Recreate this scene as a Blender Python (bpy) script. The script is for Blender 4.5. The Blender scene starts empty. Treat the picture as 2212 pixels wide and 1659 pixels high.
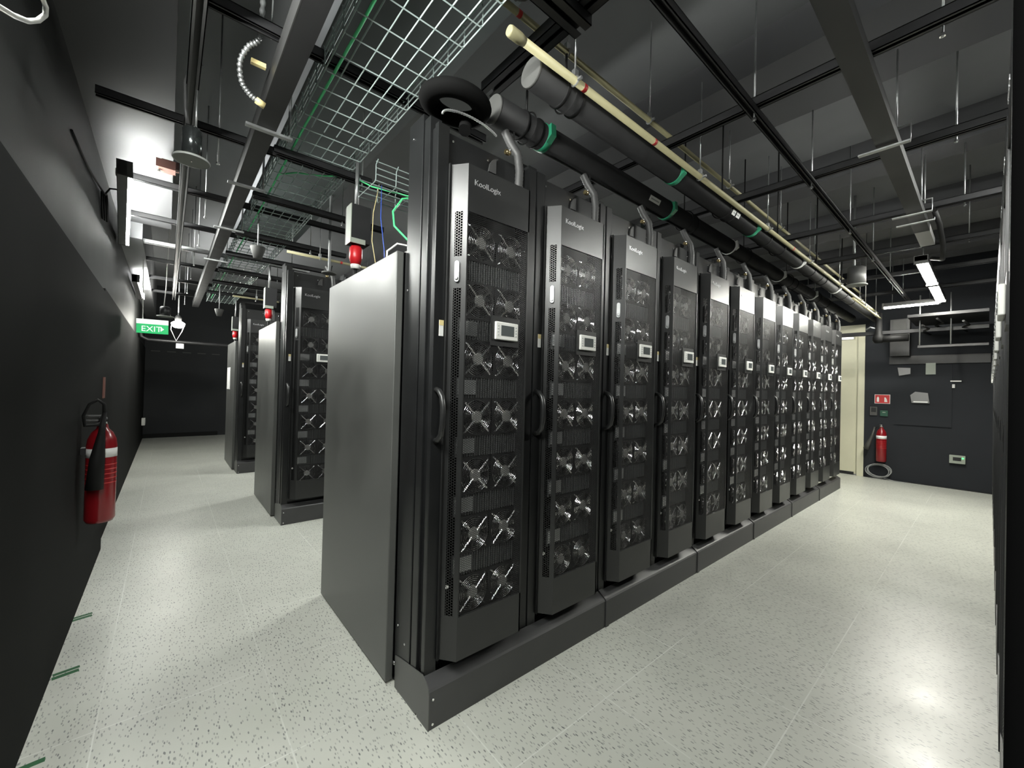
import bpy, math, random
from mathutils import Vector, Matrix
random.seed(7)
PI = math.pi
SC = bpy.context.scene
COL = SC.collection

# ------------------------------------------------------------------ camera
W_, H_ = 2212.0, 1659.0
cam_d = bpy.data.cameras.new('camera')
cam = bpy.data.objects.new('camera', cam_d)
COL.objects.link(cam)
SC.camera = cam
FPX = 877.64
cam_d.sensor_fit = 'HORIZONTAL'
cam_d.sensor_width = 36.0
cam_d.lens = 36.0 * FPX / W_
cam_d.clip_start = 0.02
cam_d.clip_end = 100
CAMPOS = Vector((-0.76168, -1.49481, 1.44482))
right = Vector((0.76157737, -0.64759564, 0.02489565))
up = Vector((-0.02518736, 0.00880899, 0.99964394))
fwd = Vector((0.64758436, 0.76193326, 0.0096025))
m = Matrix(((right.x, up.x, -fwd.x), (right.y, up.y, -fwd.y), (right.z, up.z, -fwd.z)))
cam.matrix_world = Matrix.Translation(CAMPOS) @ m.to_4x4()

# ------------------------------------------------------------------ world, exposure
world = bpy.data.worlds.new('world')
SC.world = world
world.use_nodes = True
world.node_tree.nodes['Background'].inputs[0].default_value = (0.02, 0.02, 0.022, 1)
world.node_tree.nodes['Background'].inputs[1].default_value = 1.0
SC.view_settings.view_transform = 'Standard'
SC.view_settings.look = 'None'
SC.view_settings.gamma = 1.0
SC.view_settings.exposure = 3.12
SC.view_settings.use_curve_mapping = False
LAMP = 26.0          # radiance of a lit tube lens

# ------------------------------------------------------------------ materials
MATS = {}


def nmat(name):
    mt = bpy.data.materials.new(name)
    mt.use_nodes = True
    nt = mt.node_tree
    return mt, nt, nt.nodes['Principled BSDF'], nt.nodes['Material Output']


def mat(name, col, rough=0.5, metal=0.0, spec=0.5, noise=0.0, nscale=12.0, bump=0.0, bscale=300.0, coat=0.0):
    if name in MATS:
        return MATS[name]
    mt, nt, b, out = nmat(name)
    b.inputs['Base Color'].default_value = (*col, 1)
    b.inputs['Roughness'].default_value = rough
    b.inputs['Metallic'].default_value = metal
    b.inputs['Specular IOR Level'].default_value = spec
    b.inputs['Coat Weight'].default_value = coat
    if noise > 0 or bump > 0:
        tc = nt.nodes.new('ShaderNodeTexCoord')
    if noise > 0:
        n = nt.nodes.new('ShaderNodeTexNoise')
        n.inputs['Scale'].default_value = nscale
        n.inputs['Detail'].default_value = 4
        nt.links.new(tc.outputs['Object'], n.inputs['Vector'])
        mr = nt.nodes.new('ShaderNodeMapRange')
        mr.inputs[1].default_value = 0.3
        mr.inputs[2].default_value = 0.7
        mr.inputs[3].default_value = 1 - noise
        mr.inputs[4].default_value = 1 + noise
        nt.links.new(n.outputs['Fac'], mr.inputs[0])
        mx = nt.nodes.new('ShaderNodeMix')
        mx.data_type = 'RGBA'
        mx.blend_type = 'MULTIPLY'
        mx.inputs[0].default_value = 1
        mx.inputs[6].default_value = (*col, 1)
        nt.links.new(mr.outputs[0], mx.inputs[7])
        nt.links.new(mx.outputs[2], b.inputs['Base Color'])
        mr2 = nt.nodes.new('ShaderNodeMapRange')
        mr2.inputs[1].default_value = 0.3
        mr2.inputs[2].default_value = 0.7
        mr2.inputs[3].default_value = max(0.02, rough - noise * 0.25)
        mr2.inputs[4].default_value = min(1, rough + noise * 0.25)
        nt.links.new(n.outputs['Fac'], mr2.inputs[0])
        nt.links.new(mr2.outputs[0], b.inputs['Roughness'])
    if bump > 0:
        n2 = nt.nodes.new('ShaderNodeTexNoise')
        n2.inputs['Scale'].default_value = bscale
        nt.links.new(tc.outputs['Object'], n2.inputs['Vector'])
        bp = nt.nodes.new('ShaderNodeBump')
        bp.inputs['Strength'].default_value = bump
        bp.inputs['Distance'].default_value = 0.001
        nt.links.new(n2.outputs['Fac'], bp.inputs['Height'])
        nt.links.new(bp.outputs[0], b.inputs['Normal'])
    MATS[name] = mt
    return mt


def emit(name, col, strength, base=None):
    if name in MATS:
        return MATS[name]
    mt, nt, b, out = nmat(name)
    b.inputs['Base Color'].default_value = (*(base or (0.8, 0.8, 0.8)), 1)
    b.inputs['Emission Color'].default_value = (*col, 1)
    b.inputs['Emission Strength'].default_value = strength
    MATS[name] = mt
    return mt


M_FRAME = mat('black frame paint', (0.0105, 0.011, 0.0115), 0.36, noise=0.12, nscale=6)
M_DOOR = mat('black door powder coat', (0.019, 0.0195, 0.0195), 0.34, spec=0.6, noise=0.10, nscale=5, bump=0.15)
M_SIDE = mat('dark grey side panel paint', (0.085, 0.087, 0.082), 0.40, noise=0.14, nscale=3, bump=0.1)
M_PLINTH = mat('charcoal plinth paint', (0.050, 0.050, 0.051), 0.42, noise=0.08, nscale=5, bump=0.1)
M_BLACK = mat('matte black', (0.010, 0.010, 0.011), 0.6)
M_STRUT = mat('black painted strut', (0.016, 0.016, 0.017), 0.42, noise=0.15, nscale=9)
M_GREYST = mat('dark grey painted strut', (0.034, 0.034, 0.034), 0.5, noise=0.15, nscale=9)
M_WALLU = mat('dark grey wall paint', (0.025, 0.026, 0.0255), 0.6, spec=0.3, noise=0.10, nscale=1.6, bump=0.2, bscale=80)
M_WALLD = mat('black wall paint with shade', (0.017, 0.0175, 0.0172), 0.8, spec=0.08, noise=0.10, nscale=1.6)  # shade on the lower left wall put into this darker colour
M_WALLE = mat('charcoal end wall paint', (0.021, 0.023, 0.027), 0.7, spec=0.2, noise=0.08, nscale=1.6)
M_WALLB = mat('charcoal back wall paint', (0.03, 0.032, 0.034), 0.7, spec=0.2, noise=0.08, nscale=1.6)
M_PIER = mat('black pier paint', (0.006, 0.006, 0.0062), 0.8, spec=0.0)
M_LOOP = mat('dull black hose', (0.005, 0.005, 0.005), 0.85, spec=0.1)
M_CEIL = mat('dark ceiling paint', (0.20, 0.203, 0.212), 0.8, noise=0.06, nscale=2)
M_CEILB = mat('black ceiling beam paint', (0.10, 0.10, 0.105), 0.8)
M_SOFF = mat('grey soffit paint', (0.055, 0.055, 0.058), 0.7, noise=0.05, nscale=2)
M_CHROME = mat('bright wire', (0.80, 0.80, 0.80), 0.22, metal=1.0)
M_ZINC = mat('zinc wire', (0.44, 0.52, 0.505), 0.40, metal=0.25)
M_GALV = mat('galvanised steel', (0.45, 0.46, 0.46), 0.38, metal=0.8, noise=0.15, nscale=20)
M_FIN = mat('grey coil fins', (0.16, 0.165, 0.165), 0.45, metal=0.5)
M_HUB = mat('pale fan hub', (0.22, 0.22, 0.21), 0.5)
M_WHITE = mat('white plastic', (0.78, 0.78, 0.74), 0.35)
M_LABEL = mat('white label', (0.75, 0.75, 0.73), 0.5)
M_SILVER = mat('silver text', (0.55, 0.55, 0.56), 0.35, metal=0.6)
M_LCD = mat('grey lcd glass', (0.10, 0.11, 0.11), 0.12)
M_LCDBL = mat('lit lcd', (0.25, 0.30, 0.36), 0.15)
M_YEL = mat('cream yellow pipe', (0.31, 0.285, 0.165), 0.45, noise=0.05, nscale=10)
M_RED = mat('red paint', (0.22, 0.006, 0.010), 0.28, coat=0.3)
M_REDD = mat('red decal', (0.50, 0.03, 0.03), 0.45)
M_REDPL = mat('red plastic', (0.55, 0.015, 0.02), 0.35)
M_LAG = mat('black pipe lagging', (0.0085, 0.0085, 0.0088), 0.62, spec=0.25, noise=0.2, nscale=14, bump=0.3, bscale=60)
M_CAP = mat('grey pipe end cap', (0.075, 0.075, 0.072), 0.7, noise=0.1, nscale=12)
M_GREEN = mat('green tape', (0.03, 0.30, 0.16), 0.35)
M_GREENT = mat('dark green tape', (0.02, 0.11, 0.04), 0.6, noise=0.2, nscale=60)
M_GCAB = mat('bright green cable', (0.13, 0.85, 0.34), 0.35)
M_RUB = mat('black rubber', (0.008, 0.008, 0.008), 0.6, spec=0.25)
M_HOSE = mat('grey ribbed hose', (0.055, 0.055, 0.055), 0.5)
M_BRASS = mat('brass', (0.85, 0.66, 0.35), 0.25, metal=1.0)
M_CREAM = mat('cream door paint', (0.60, 0.585, 0.44), 0.45, noise=0.04, nscale=3)
M_TAPEY = mat('yellow paper tape', (0.70, 0.58, 0.28), 0.6)
M_CABG = mat('grey cable', (0.33, 0.34, 0.34), 0.4)
M_PALE = mat('pale green box', (0.30, 0.33, 0.28), 0.45)
M_BROWN = mat('brown painted box', (0.10, 0.045, 0.035), 0.5)
M_SIGNG = emit('exit green', (0.02, 0.55, 0.16), 0.10, (0.01, 0.22, 0.07))
M_SIGNW = emit('exit white', (0.82, 0.95, 0.84), 0.13)
M_LENS = emit('lit tube lens', (0.97, 0.99, 0.94), LAMP * 0.85)
M_LENSW = emit('lit warm lens', (1.0, 0.99, 0.90), LAMP * 0.85)
M_LED = emit('green led', (0.05, 1.0, 0.12), 0.6, (0.02, 0.4, 0.05))
M_BLUEW = mat('blue wire', (0.05, 0.12, 0.6), 0.4)


def mathn(nt, op, a, b=None, c=None):
    n = nt.nodes.new('ShaderNodeMath')
    n.operation = op
    for i, v in enumerate((a, b, c)):
        if v is None:
            continue
        if isinstance(v, (int, float)):
            n.inputs[i].default_value = v
        else:
            nt.links.new(v, n.inputs[i])
    return n.outputs[0]


def perforated(name, base, pitch, rad, rough):
    """steel sheet with a staggered pattern of round holes punched through it"""
    mt, nt, b, out = nmat(name)
    b.inputs['Base Color'].default_value = (*base, 1)
    b.inputs['Roughness'].default_value = rough
    tc = nt.nodes.new('ShaderNodeTexCoord')
    sp = nt.nodes.new('ShaderNodeSeparateXYZ')
    nt.links.new(tc.outputs['UV'], sp.inputs[0])
    ph = pitch * math.sqrt(3)
    x = mathn(nt, 'DIVIDE', sp.outputs[0], ph)
    y = mathn(nt, 'DIVIDE', sp.outputs[1], pitch)

    def d(off):
        fx = mathn(nt, 'MULTIPLY', mathn(nt, 'SUBTRACT', mathn(nt, 'FRACT', mathn(nt, 'ADD', x, off)), 0.5), ph)
        fy = mathn(nt, 'MULTIPLY', mathn(nt, 'SUBTRACT', mathn(nt, 'FRACT', mathn(nt, 'ADD', y, off)), 0.5), pitch)
        return mathn(nt, 'SQRT', mathn(nt, 'ADD', mathn(nt, 'MULTIPLY', fx, fx), mathn(nt, 'MULTIPLY', fy, fy)))
    mn = mathn(nt, 'MINIMUM', d(0.0), d(0.5))
    hole = mathn(nt, 'LESS_THAN', mn, rad)
    tr = nt.nodes.new('ShaderNodeBsdfTransparent')
    mx = nt.nodes.new('ShaderNodeMixShader')
    nt.links.new(hole, mx.inputs[0])
    nt.links.new(b.outputs[0], mx.inputs[1])
    nt.links.new(tr.outputs[0], mx.inputs[2])
    nt.links.new(mx.outputs[0], out.inputs[0])
    return mt


M_MESH = perforated('perforated door sheet', (0.020, 0.020, 0.020), 0.0100, 0.0043, 0.4)
M_MESHB = perforated('perforated bevel sheet', (0.019, 0.0195, 0.0195), 0.0120, 0.0051, 0.34)


def floor_mat():
    mt, nt, b, out = nmat('speckled vinyl floor')
    tc = nt.nodes.new('ShaderNodeTexCoord')
    sp = nt.nodes.new('ShaderNodeSeparateXYZ')
    nt.links.new(tc.outputs['Object'], sp.inputs[0])
    base = nt.nodes.new('ShaderNodeTexNoise')
    base.inputs['Scale'].default_value = 1.3
    base.inputs['Detail'].default_value = 5
    nt.links.new(tc.outputs['Object'], base.inputs['Vector'])
    cr = nt.nodes.new('ShaderNodeValToRGB')
    cr.color_ramp.elements[0].position = 0.3
    cr.color_ramp.elements[0].color = (0.50, 0.51, 0.46, 1)
    cr.color_ramp.elements[1].position = 0.7
    cr.color_ramp.elements[1].color = (0.60, 0.61, 0.55, 1)
    nt.links.new(base.outputs['Fac'], cr.inputs[0])
    # slivers: stretched voronoi cells in two directions
    col = cr.outputs[0]

    def slivers(scale, ang, stretch, thr, keep, c, colin):
        mp = nt.nodes.new('ShaderNodeMapping')
        mp.inputs['Rotation'].default_value = (0, 0, ang)
        mp.inputs['Scale'].default_value = (scale, scale * stretch, scale)
        nt.links.new(tc.outputs['Object'], mp.inputs[0])
        wn = nt.nodes.new('ShaderNodeTexVoronoi')
        wn.inputs['Scale'].default_value = 1.0
        wn.voronoi_dimensions = '2D'
        nt.links.new(mp.outputs[0], wn.inputs['Vector'])
        near = mathn(nt, 'LESS_THAN', wn.outputs['Distance'], thr)
        sc = nt.nodes.new('ShaderNodeSeparateColor')
        nt.links.new(wn.outputs['Color'], sc.inputs[0])
        kp = mathn(nt, 'LESS_THAN', sc.outputs[0], keep)
        f = mathn(nt, 'MULTIPLY', near, kp)
        f = mathn(nt, 'MULTIPLY', f, mathn(nt, 'ADD', mathn(nt, 'MULTIPLY', sc.outputs[1], 0.7), 0.3))
        mx = nt.nodes.new('ShaderNodeMix')
        mx.data_type = 'RGBA'
        nt.links.new(f, mx.inputs[0])
        nt.links.new(colin, mx.inputs[6])
        mx.inputs[7].default_value = (*c, 1)
        return mx.outputs[2]
    col = slivers(62, 0.3, 0.34, 0.16, 0.50, (0.20, 0.205, 0.20), col)
    col = slivers(52, 1.7, 0.36, 0.14, 0.50, (0.15, 0.155, 0.15), col)
    col = slivers(70, 2.6, 0.36, 0.15, 0.50, (0.24, 0.245, 0.23), col)

    # seams every 0.6 m
    def seam(o, off):
        f = mathn(nt, 'FRACT', mathn(nt, 'DIVIDE', mathn(nt, 'SUBTRACT', o, off), 0.6))
        f = mathn(nt, 'ABSOLUTE', mathn(nt, 'SUBTRACT', f, 0.5))
        return mathn(nt, 'GREATER_THAN', f, 0.5 - 0.0045)
    s = mathn(nt, 'MAXIMUM', seam(sp.outputs[0], -0.95), seam(sp.outputs[1], -0.34))
    n2 = nt.nodes.new('ShaderNodeTexNoise')
    n2.inputs['Scale'].default_value = 1.1
    nt.links.new(tc.outputs['Object'], n2.inputs['Vector'])
    pres = nt.nodes.new('ShaderNodeMapRange')
    pres.inputs[1].default_value = 0.42
    pres.inputs[2].default_value = 0.62
    pres.inputs[3].default_value = 0.22
    pres.inputs[4].default_value = 0.85
    nt.links.new(n2.outputs['Fac'], pres.inputs[0])
    s = mathn(nt, 'MULTIPLY', s, pres.outputs[0])
    mx = nt.nodes.new('ShaderNodeMix')
    mx.data_type = 'RGBA'
    nt.links.new(s, mx.inputs[0])
    nt.links.new(col, mx.inputs[6])
    mx.inputs[7].default_value = (0.72, 0.73, 0.68, 1)
    nt.links.new(mx.outputs[2], b.inputs['Base Color'])
    rn = nt.nodes.new('ShaderNodeTexNoise')
    rn.inputs['Scale'].default_value = 3.0
    rn.inputs['Detail'].default_value = 6
    nt.links.new(tc.outputs['Object'], rn.inputs['Vector'])
    rr = nt.nodes.new('ShaderNodeMapRange')
    rr.inputs[3].default_value = 0.24
    rr.inputs[4].default_value = 0.44
    nt.links.new(rn.outputs['Fac'], rr.inputs[0])
    nt.links.new(rr.outputs[0], b.inputs['Roughness'])
    bp = nt.nodes.new('ShaderNodeBump')
    bp.inputs['Strength'].default_value = 0.12
    bp.inputs['Distance'].default_value = 0.02
    nt.links.new(rn.outputs['Fac'], bp.inputs['Height'])
    nt.links.new(bp.outputs[0], b.inputs['Normal'])
    return mt


M_FLOOR = floor_mat()


# ------------------------------------------------------------------ mesh builder
class MB:
    def __init__(s):
        s.v = []
        s.f = []
        s.sm = []
        s.uv = {}

    def face(s, idx, smooth=False):
        s.f.append(tuple(idx))
        s.sm.append(smooth)

    def box(s, x0, x1, y0, y1, z0, z1):
        n = len(s.v)
        s.v += [(x0, y0, z0), (x1, y0, z0), (x1, y1, z0), (x0, y1, z0), (x0, y0, z1), (x1, y0, z1), (x1, y1, z1), (x0, y1, z1)]
        for q in ((0, 3, 2, 1), (4, 5, 6, 7), (0, 1, 5, 4), (1, 2, 6, 5), (2, 3, 7, 6), (3, 0, 4, 7)):
            s.face([n + i for i in q])
        return s

    def quad(s, a, b, c, d, uv=None):
        n = len(s.v)
        s.v += [tuple(a), tuple(b), tuple(c), tuple(d)]
        s.face((n, n + 1, n + 2, n + 3))
        if uv:
            s.uv[len(s.f) - 1] = uv
        return s

    def prism(s, pts, axis, a0, a1):
        """polygon pts (2D) extruded along axis 'x','y','z'"""
        n = len(s.v)
        k = len(pts)
        for a in (a0, a1):
            for p, q in pts:
                s.v.append({'x': (a, p, q), 'y': (p, a, q), 'z': (p, q, a)}[axis])
        area = sum(pts[i][0] * pts[(i + 1) % k][1] - pts[(i + 1) % k][0] * pts[i][1] for i in range(k))
        flip = (area > 0) != (axis == 'y')
        lo = list(range(n, n + k))
        hi = list(range(n + k, n + 2 * k))
        s.face(lo[::-1] if flip else lo)
        s.face(hi if flip else hi[::-1])
        for i in range(k):
            j = (i + 1) % k
            q = (lo[i], lo[j], hi[j], hi[i])
            s.face(q if flip else q[::-1])
        return s

    def tube(s, path, r, seg=8, cap=True, closed=False, radii=None):
        P = [Vector(p) for p in path]
        n0 = len(s.v)
        k = len(P)
        prev = None
        for i in range(k):
            if closed:
                t = P[(i + 1) % k] - P[i - 1]
            else:
                t = P[min(i + 1, k - 1)] - P[max(i - 1, 0)]
            t.normalize()
            if prev is None:
                a = Vector((0, 0, 1)) if abs(t.z) < 0.9 else Vector((1, 0, 0))
                u = t.cross(a).normalized()
            else:
                u = (prev - t * prev.dot(t)).normalized()
            prev = u
            w = t.cross(u)
            rr = radii[i] if radii else r
            for j in range(seg):
                a = 2 * PI * j / seg
                s.v.append(tuple(P[i] + (u * math.cos(a) + w * math.sin(a)) * rr))
        sm = seg > 5
        for i in range(k if closed else k - 1):
            for j in range(seg):
                a = n0 + i * seg + j
                b = n0 + i * seg + (j + 1) % seg
                c = n0 + ((i + 1) % k) * seg + (j + 1) % seg
                d = n0 + ((i + 1) % k) * seg + j
                s.face((a, b, c, d), sm)
        if cap and not closed:
            s.face([n0 + j for j in range(seg)][::-1])
            s.face([n0 + (k - 1) * seg + j for j in range(seg)])
        return s

    def ring(s, c, nrm, R, r, seg=24, ts=3, a0=0, a1=2 * PI):
        c = Vector(c)
        nrm = Vector(nrm).normalized()
        a = Vector((0, 0, 1)) if abs(nrm.z) < 0.9 else Vector((1, 0, 0))
        u = nrm.cross(a).normalized()
        w = nrm.cross(u)
        full = abs(a1 - a0 - 2 * PI) < 1e-6
        cnt = seg if full else seg + 1
        pts = [c + (u * math.cos(a0 + (a1 - a0) * i / seg) + w * math.sin(a0 + (a1 - a0) * i / seg)) * R for i in range(cnt)]
        return s.tube(pts, r, ts, closed=full)

    def lathe(s, prof, c=(0, 0, 0), seg=24, axis='z', smooth=True):
        """prof: list of (radius, height)"""
        n0 = len(s.v)
        for r, h in prof:
            for j in range(seg):
                a = 2 * PI * j / seg
                p, q = r * math.cos(a), r * math.sin(a)
                s.v.append({'z': (c[0] + p, c[1] + q, c[2] + h), 'x': (c[0] + h, c[1] + p, c[2] + q), 'y': (c[0] + q, c[1] + h, c[2] + p)}[axis])
        for i in range(len(prof) - 1):
            for j in range(seg):
                a = n0 + i * seg + j
                b = n0 + i * seg + (j + 1) % seg
                s.face((a, b, b + seg, a + seg), smooth)
        s.face([n0 + j for j in range(seg)][::-1])
        s.face([n0 + (len(prof) - 1) * seg + j for j in range(seg)])
        return s

    def build(s, name, material, parent=None, loc=None, rot=None, bevel=0):
        me = bpy.data.meshes.new(name)
        me.from_pydata(s.v, [], s.f)
        me.materials.append(material)
        me.polygons.foreach_set('use_smooth', s.sm)
        if s.uv:
            ul = me.uv_layers.new(name='uv')
            for fi, uvs in s.uv.items():
                for li, q in zip(me.polygons[fi].loop_indices, uvs):
                    ul.data[li].uv = q
        me.update()
        o = bpy.data.objects.new(name, me)
        COL.objects.link(o)
        if parent:
            o.parent = parent
        if loc:
            o.location = loc
        if rot:
            o.rotation_euler = rot
        if bevel:
            bv = o.modifiers.new('bevel', 'BEVEL')
            bv.width = bevel
            bv.segments = 2
            bv.limit_method = 'ANGLE'
            for p in me.polygons:
                p.use_smooth = True
            me.set_sharp_from_angle(angle=math.radians(40)) if hasattr(me, 'set_sharp_from_angle') else None
        return o


def tag(o, label, cat, group=None):
    o['label'] = label
    o['category'] = cat
    if group:
        o['group'] = group
    return o


def thing(name, label, cat, loc=(0, 0, 0), rz=0, group=None):
    o = bpy.data.objects.new(name, None)
    o.empty_display_size = 0.05
    COL.objects.link(o)
    o.location = loc
    o.rotation_euler = (0, 0, rz)
    return tag(o, label, cat, group)


def struct(o):
    o['kind'] = 'structure'
    return o


def text_mesh(name, s, size, material, parent, loc, rot, depth=0.001, align='LEFT'):
    cu = bpy.data.curves.new('t', 'FONT')
    cu.body = s
    cu.size = size
    cu.extrude = depth
    cu.align_x = align
    cu.resolution_u = 3
    t = bpy.data.objects.new('t', cu)
    COL.objects.link(t)
    dg = bpy.context.evaluated_depsgraph_get()
    me = bpy.data.meshes.new_from_object(t.evaluated_get(dg))
    bpy.data.objects.remove(t)
    me.materials.clear()
    me.materials.append(material)
    o = bpy.data.objects.new(name, me)
    COL.objects.link(o)
    o.parent = parent
    o.location = loc
    o.rotation_euler = rot
    return o


ORD = ['first', 'second', 'third', 'fourth', 'fifth', 'sixth', 'seventh', 'eighth', 'ninth', 'tenth', 'eleventh', 'twelfth', 'thirteenth', 'fourteenth']


def children(o):
    return [c for c in bpy.data.objects if c.parent == o]


def copy_tree(o, kids, parent=None):
    c = o.copy()
    COL.objects.link(c)
    if parent:
        c.parent = parent
    for ch in kids.get(o.name, []):
        copy_tree(ch, kids, c)
    return c


def kidmap():
    k = {}
    for o in bpy.data.objects:
        if o.parent:
            k.setdefault(o.parent.name, []).append(o)
    return k


# ------------------------------------------------------------------ room shell
XL, XLP, XE, YB, YF = -1.19, -1.15, 8.9, 11.8, -3.6
ZC = 3.75
struct(MB().box(-1.6, 9.3, -4.0, 12.2, -0.1, 0).build('floor', M_FLOOR))
struct(MB().box(-1.6, 9.3, -4.0, 12.2, ZC, ZC + 0.15).build('ceiling', M_CEIL))
struct(MB().box(-1.45, XL, -4.0, 12.2, 0, ZC).build('wall_left', M_WALLU))
struct(MB().box(XL, XLP, -4.0, 3.35, 0, 2.13).box(XL, XL + 0.015, 3.35, 11.8, 0, 2.20).build('trim_1', M_WALLD))  # lower wall skin, its darker tone standing in for shade
struct(MB().box(XL, XE, YB, YB + 0.15, 0, ZC).build('wall_back', M_WALLB))
struct(MB().box(-1.6, 9.3, YF - 0.15, YF, 0, ZC).build('wall_front', M_WALLD))
# right-hand end wall with the door opening (y 0.0 .. 1.1, z 0 .. 2.72)
ew = MB()
ew.box(XE, XE + 0.15, YF, -0.02, 0, ZC).box(XE, XE + 0.15, 1.12, YB, 0, ZC).box(XE, XE + 0.15, -0.02, 1.12, 2.76, ZC)
struct(ew.build('wall_right', M_WALLE))
fr = MB()
fr.box(XE - 0.012, XE + 0.10, -0.02, 0.075, 0, 2.76).box(XE - 0.012, XE + 0.10, 1.02, 1.12, 0, 2.76).box(XE - 0.012, XE + 0.10, 0.075, 1.02, 2.62, 2.76)
dr = struct(MB().box(XE + 0.03, XE + 0.075, 0.08, 1.015, 0.02, 2.615).build('door_1', M_CREAM))
o = fr.build('door_frame', M_CREAM, dr)
MB().box(XE + 0.02, XE + 0.03, 0.12, 0.98, 0.0, 0.055).build('threshold_seal', M_BLACK, dr)
cl = MB().box(XE - 0.02, XE + 0.03, 0.14, 0.44, 2.50, 2.56).build('door_closer', M_GALV, dr)
MB().box(XE - 0.03, XE - 0.01, 0.16, 0.40, 2.575, 2.59).build('closer_arm', M_GALV, cl)
struct(MB().box(XE - 0.018, XE, YF, -0.03, 0, 0.012).build('baseboard_right', M_BLACK))
struct(MB().box(XL, 0.3, YB - 0.02, YB, 0, 0.10).build('baseboard_back', M_WALLD))
# low bulkhead and grey soffit along the left wall
struct(MB().box(XL, -0.765, -4.0, 4.45, 3.12, ZC).build('trim_2', M_SOFF))
struct(MB().box(XL, -1.0, 4.45, 11.8, 2.95, ZC).build('trim_3', M_CEIL))
# downstand beams under the slab
n_tr = 4
for (x0, x1, zb, mm) in ((2.05, 2.75, 3.5, M_CEILB), (3.98, 4.25, 3.5, M_CEILB), (5.6, 5.9, 3.5, M_CEILB), (7.2, 7.5, 3.5, M_CEILB)):
    struct(MB().box(x0, x1, YF, YB, zb, ZC).build('trim_%d' % n_tr, mm))
    n_tr += 1
# end wall: shallow black panel and its ledge
struct(MB().box(XE - 0.02, XE, -1.10, -0.42, 0.98, 2.0).build('trim_%d' % n_tr, M_WALLE)); n_tr += 1
# dark pier next to the camera on the right
struct(MB().box(-0.35, 0.70, -1.95, -1.522, 0, ZC).build('trim_%d' % n_tr, M_PIER)); n_tr += 1


# ------------------------------------------------------------------ cooling rack (local: left corner on the floor, front of door at y = 0)
FANZ = [0.495 + 0.27 * i for i in range(7)]
FANX = (0.232, 0.412)
ZT, ZB = 2.43, 0.245


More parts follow.
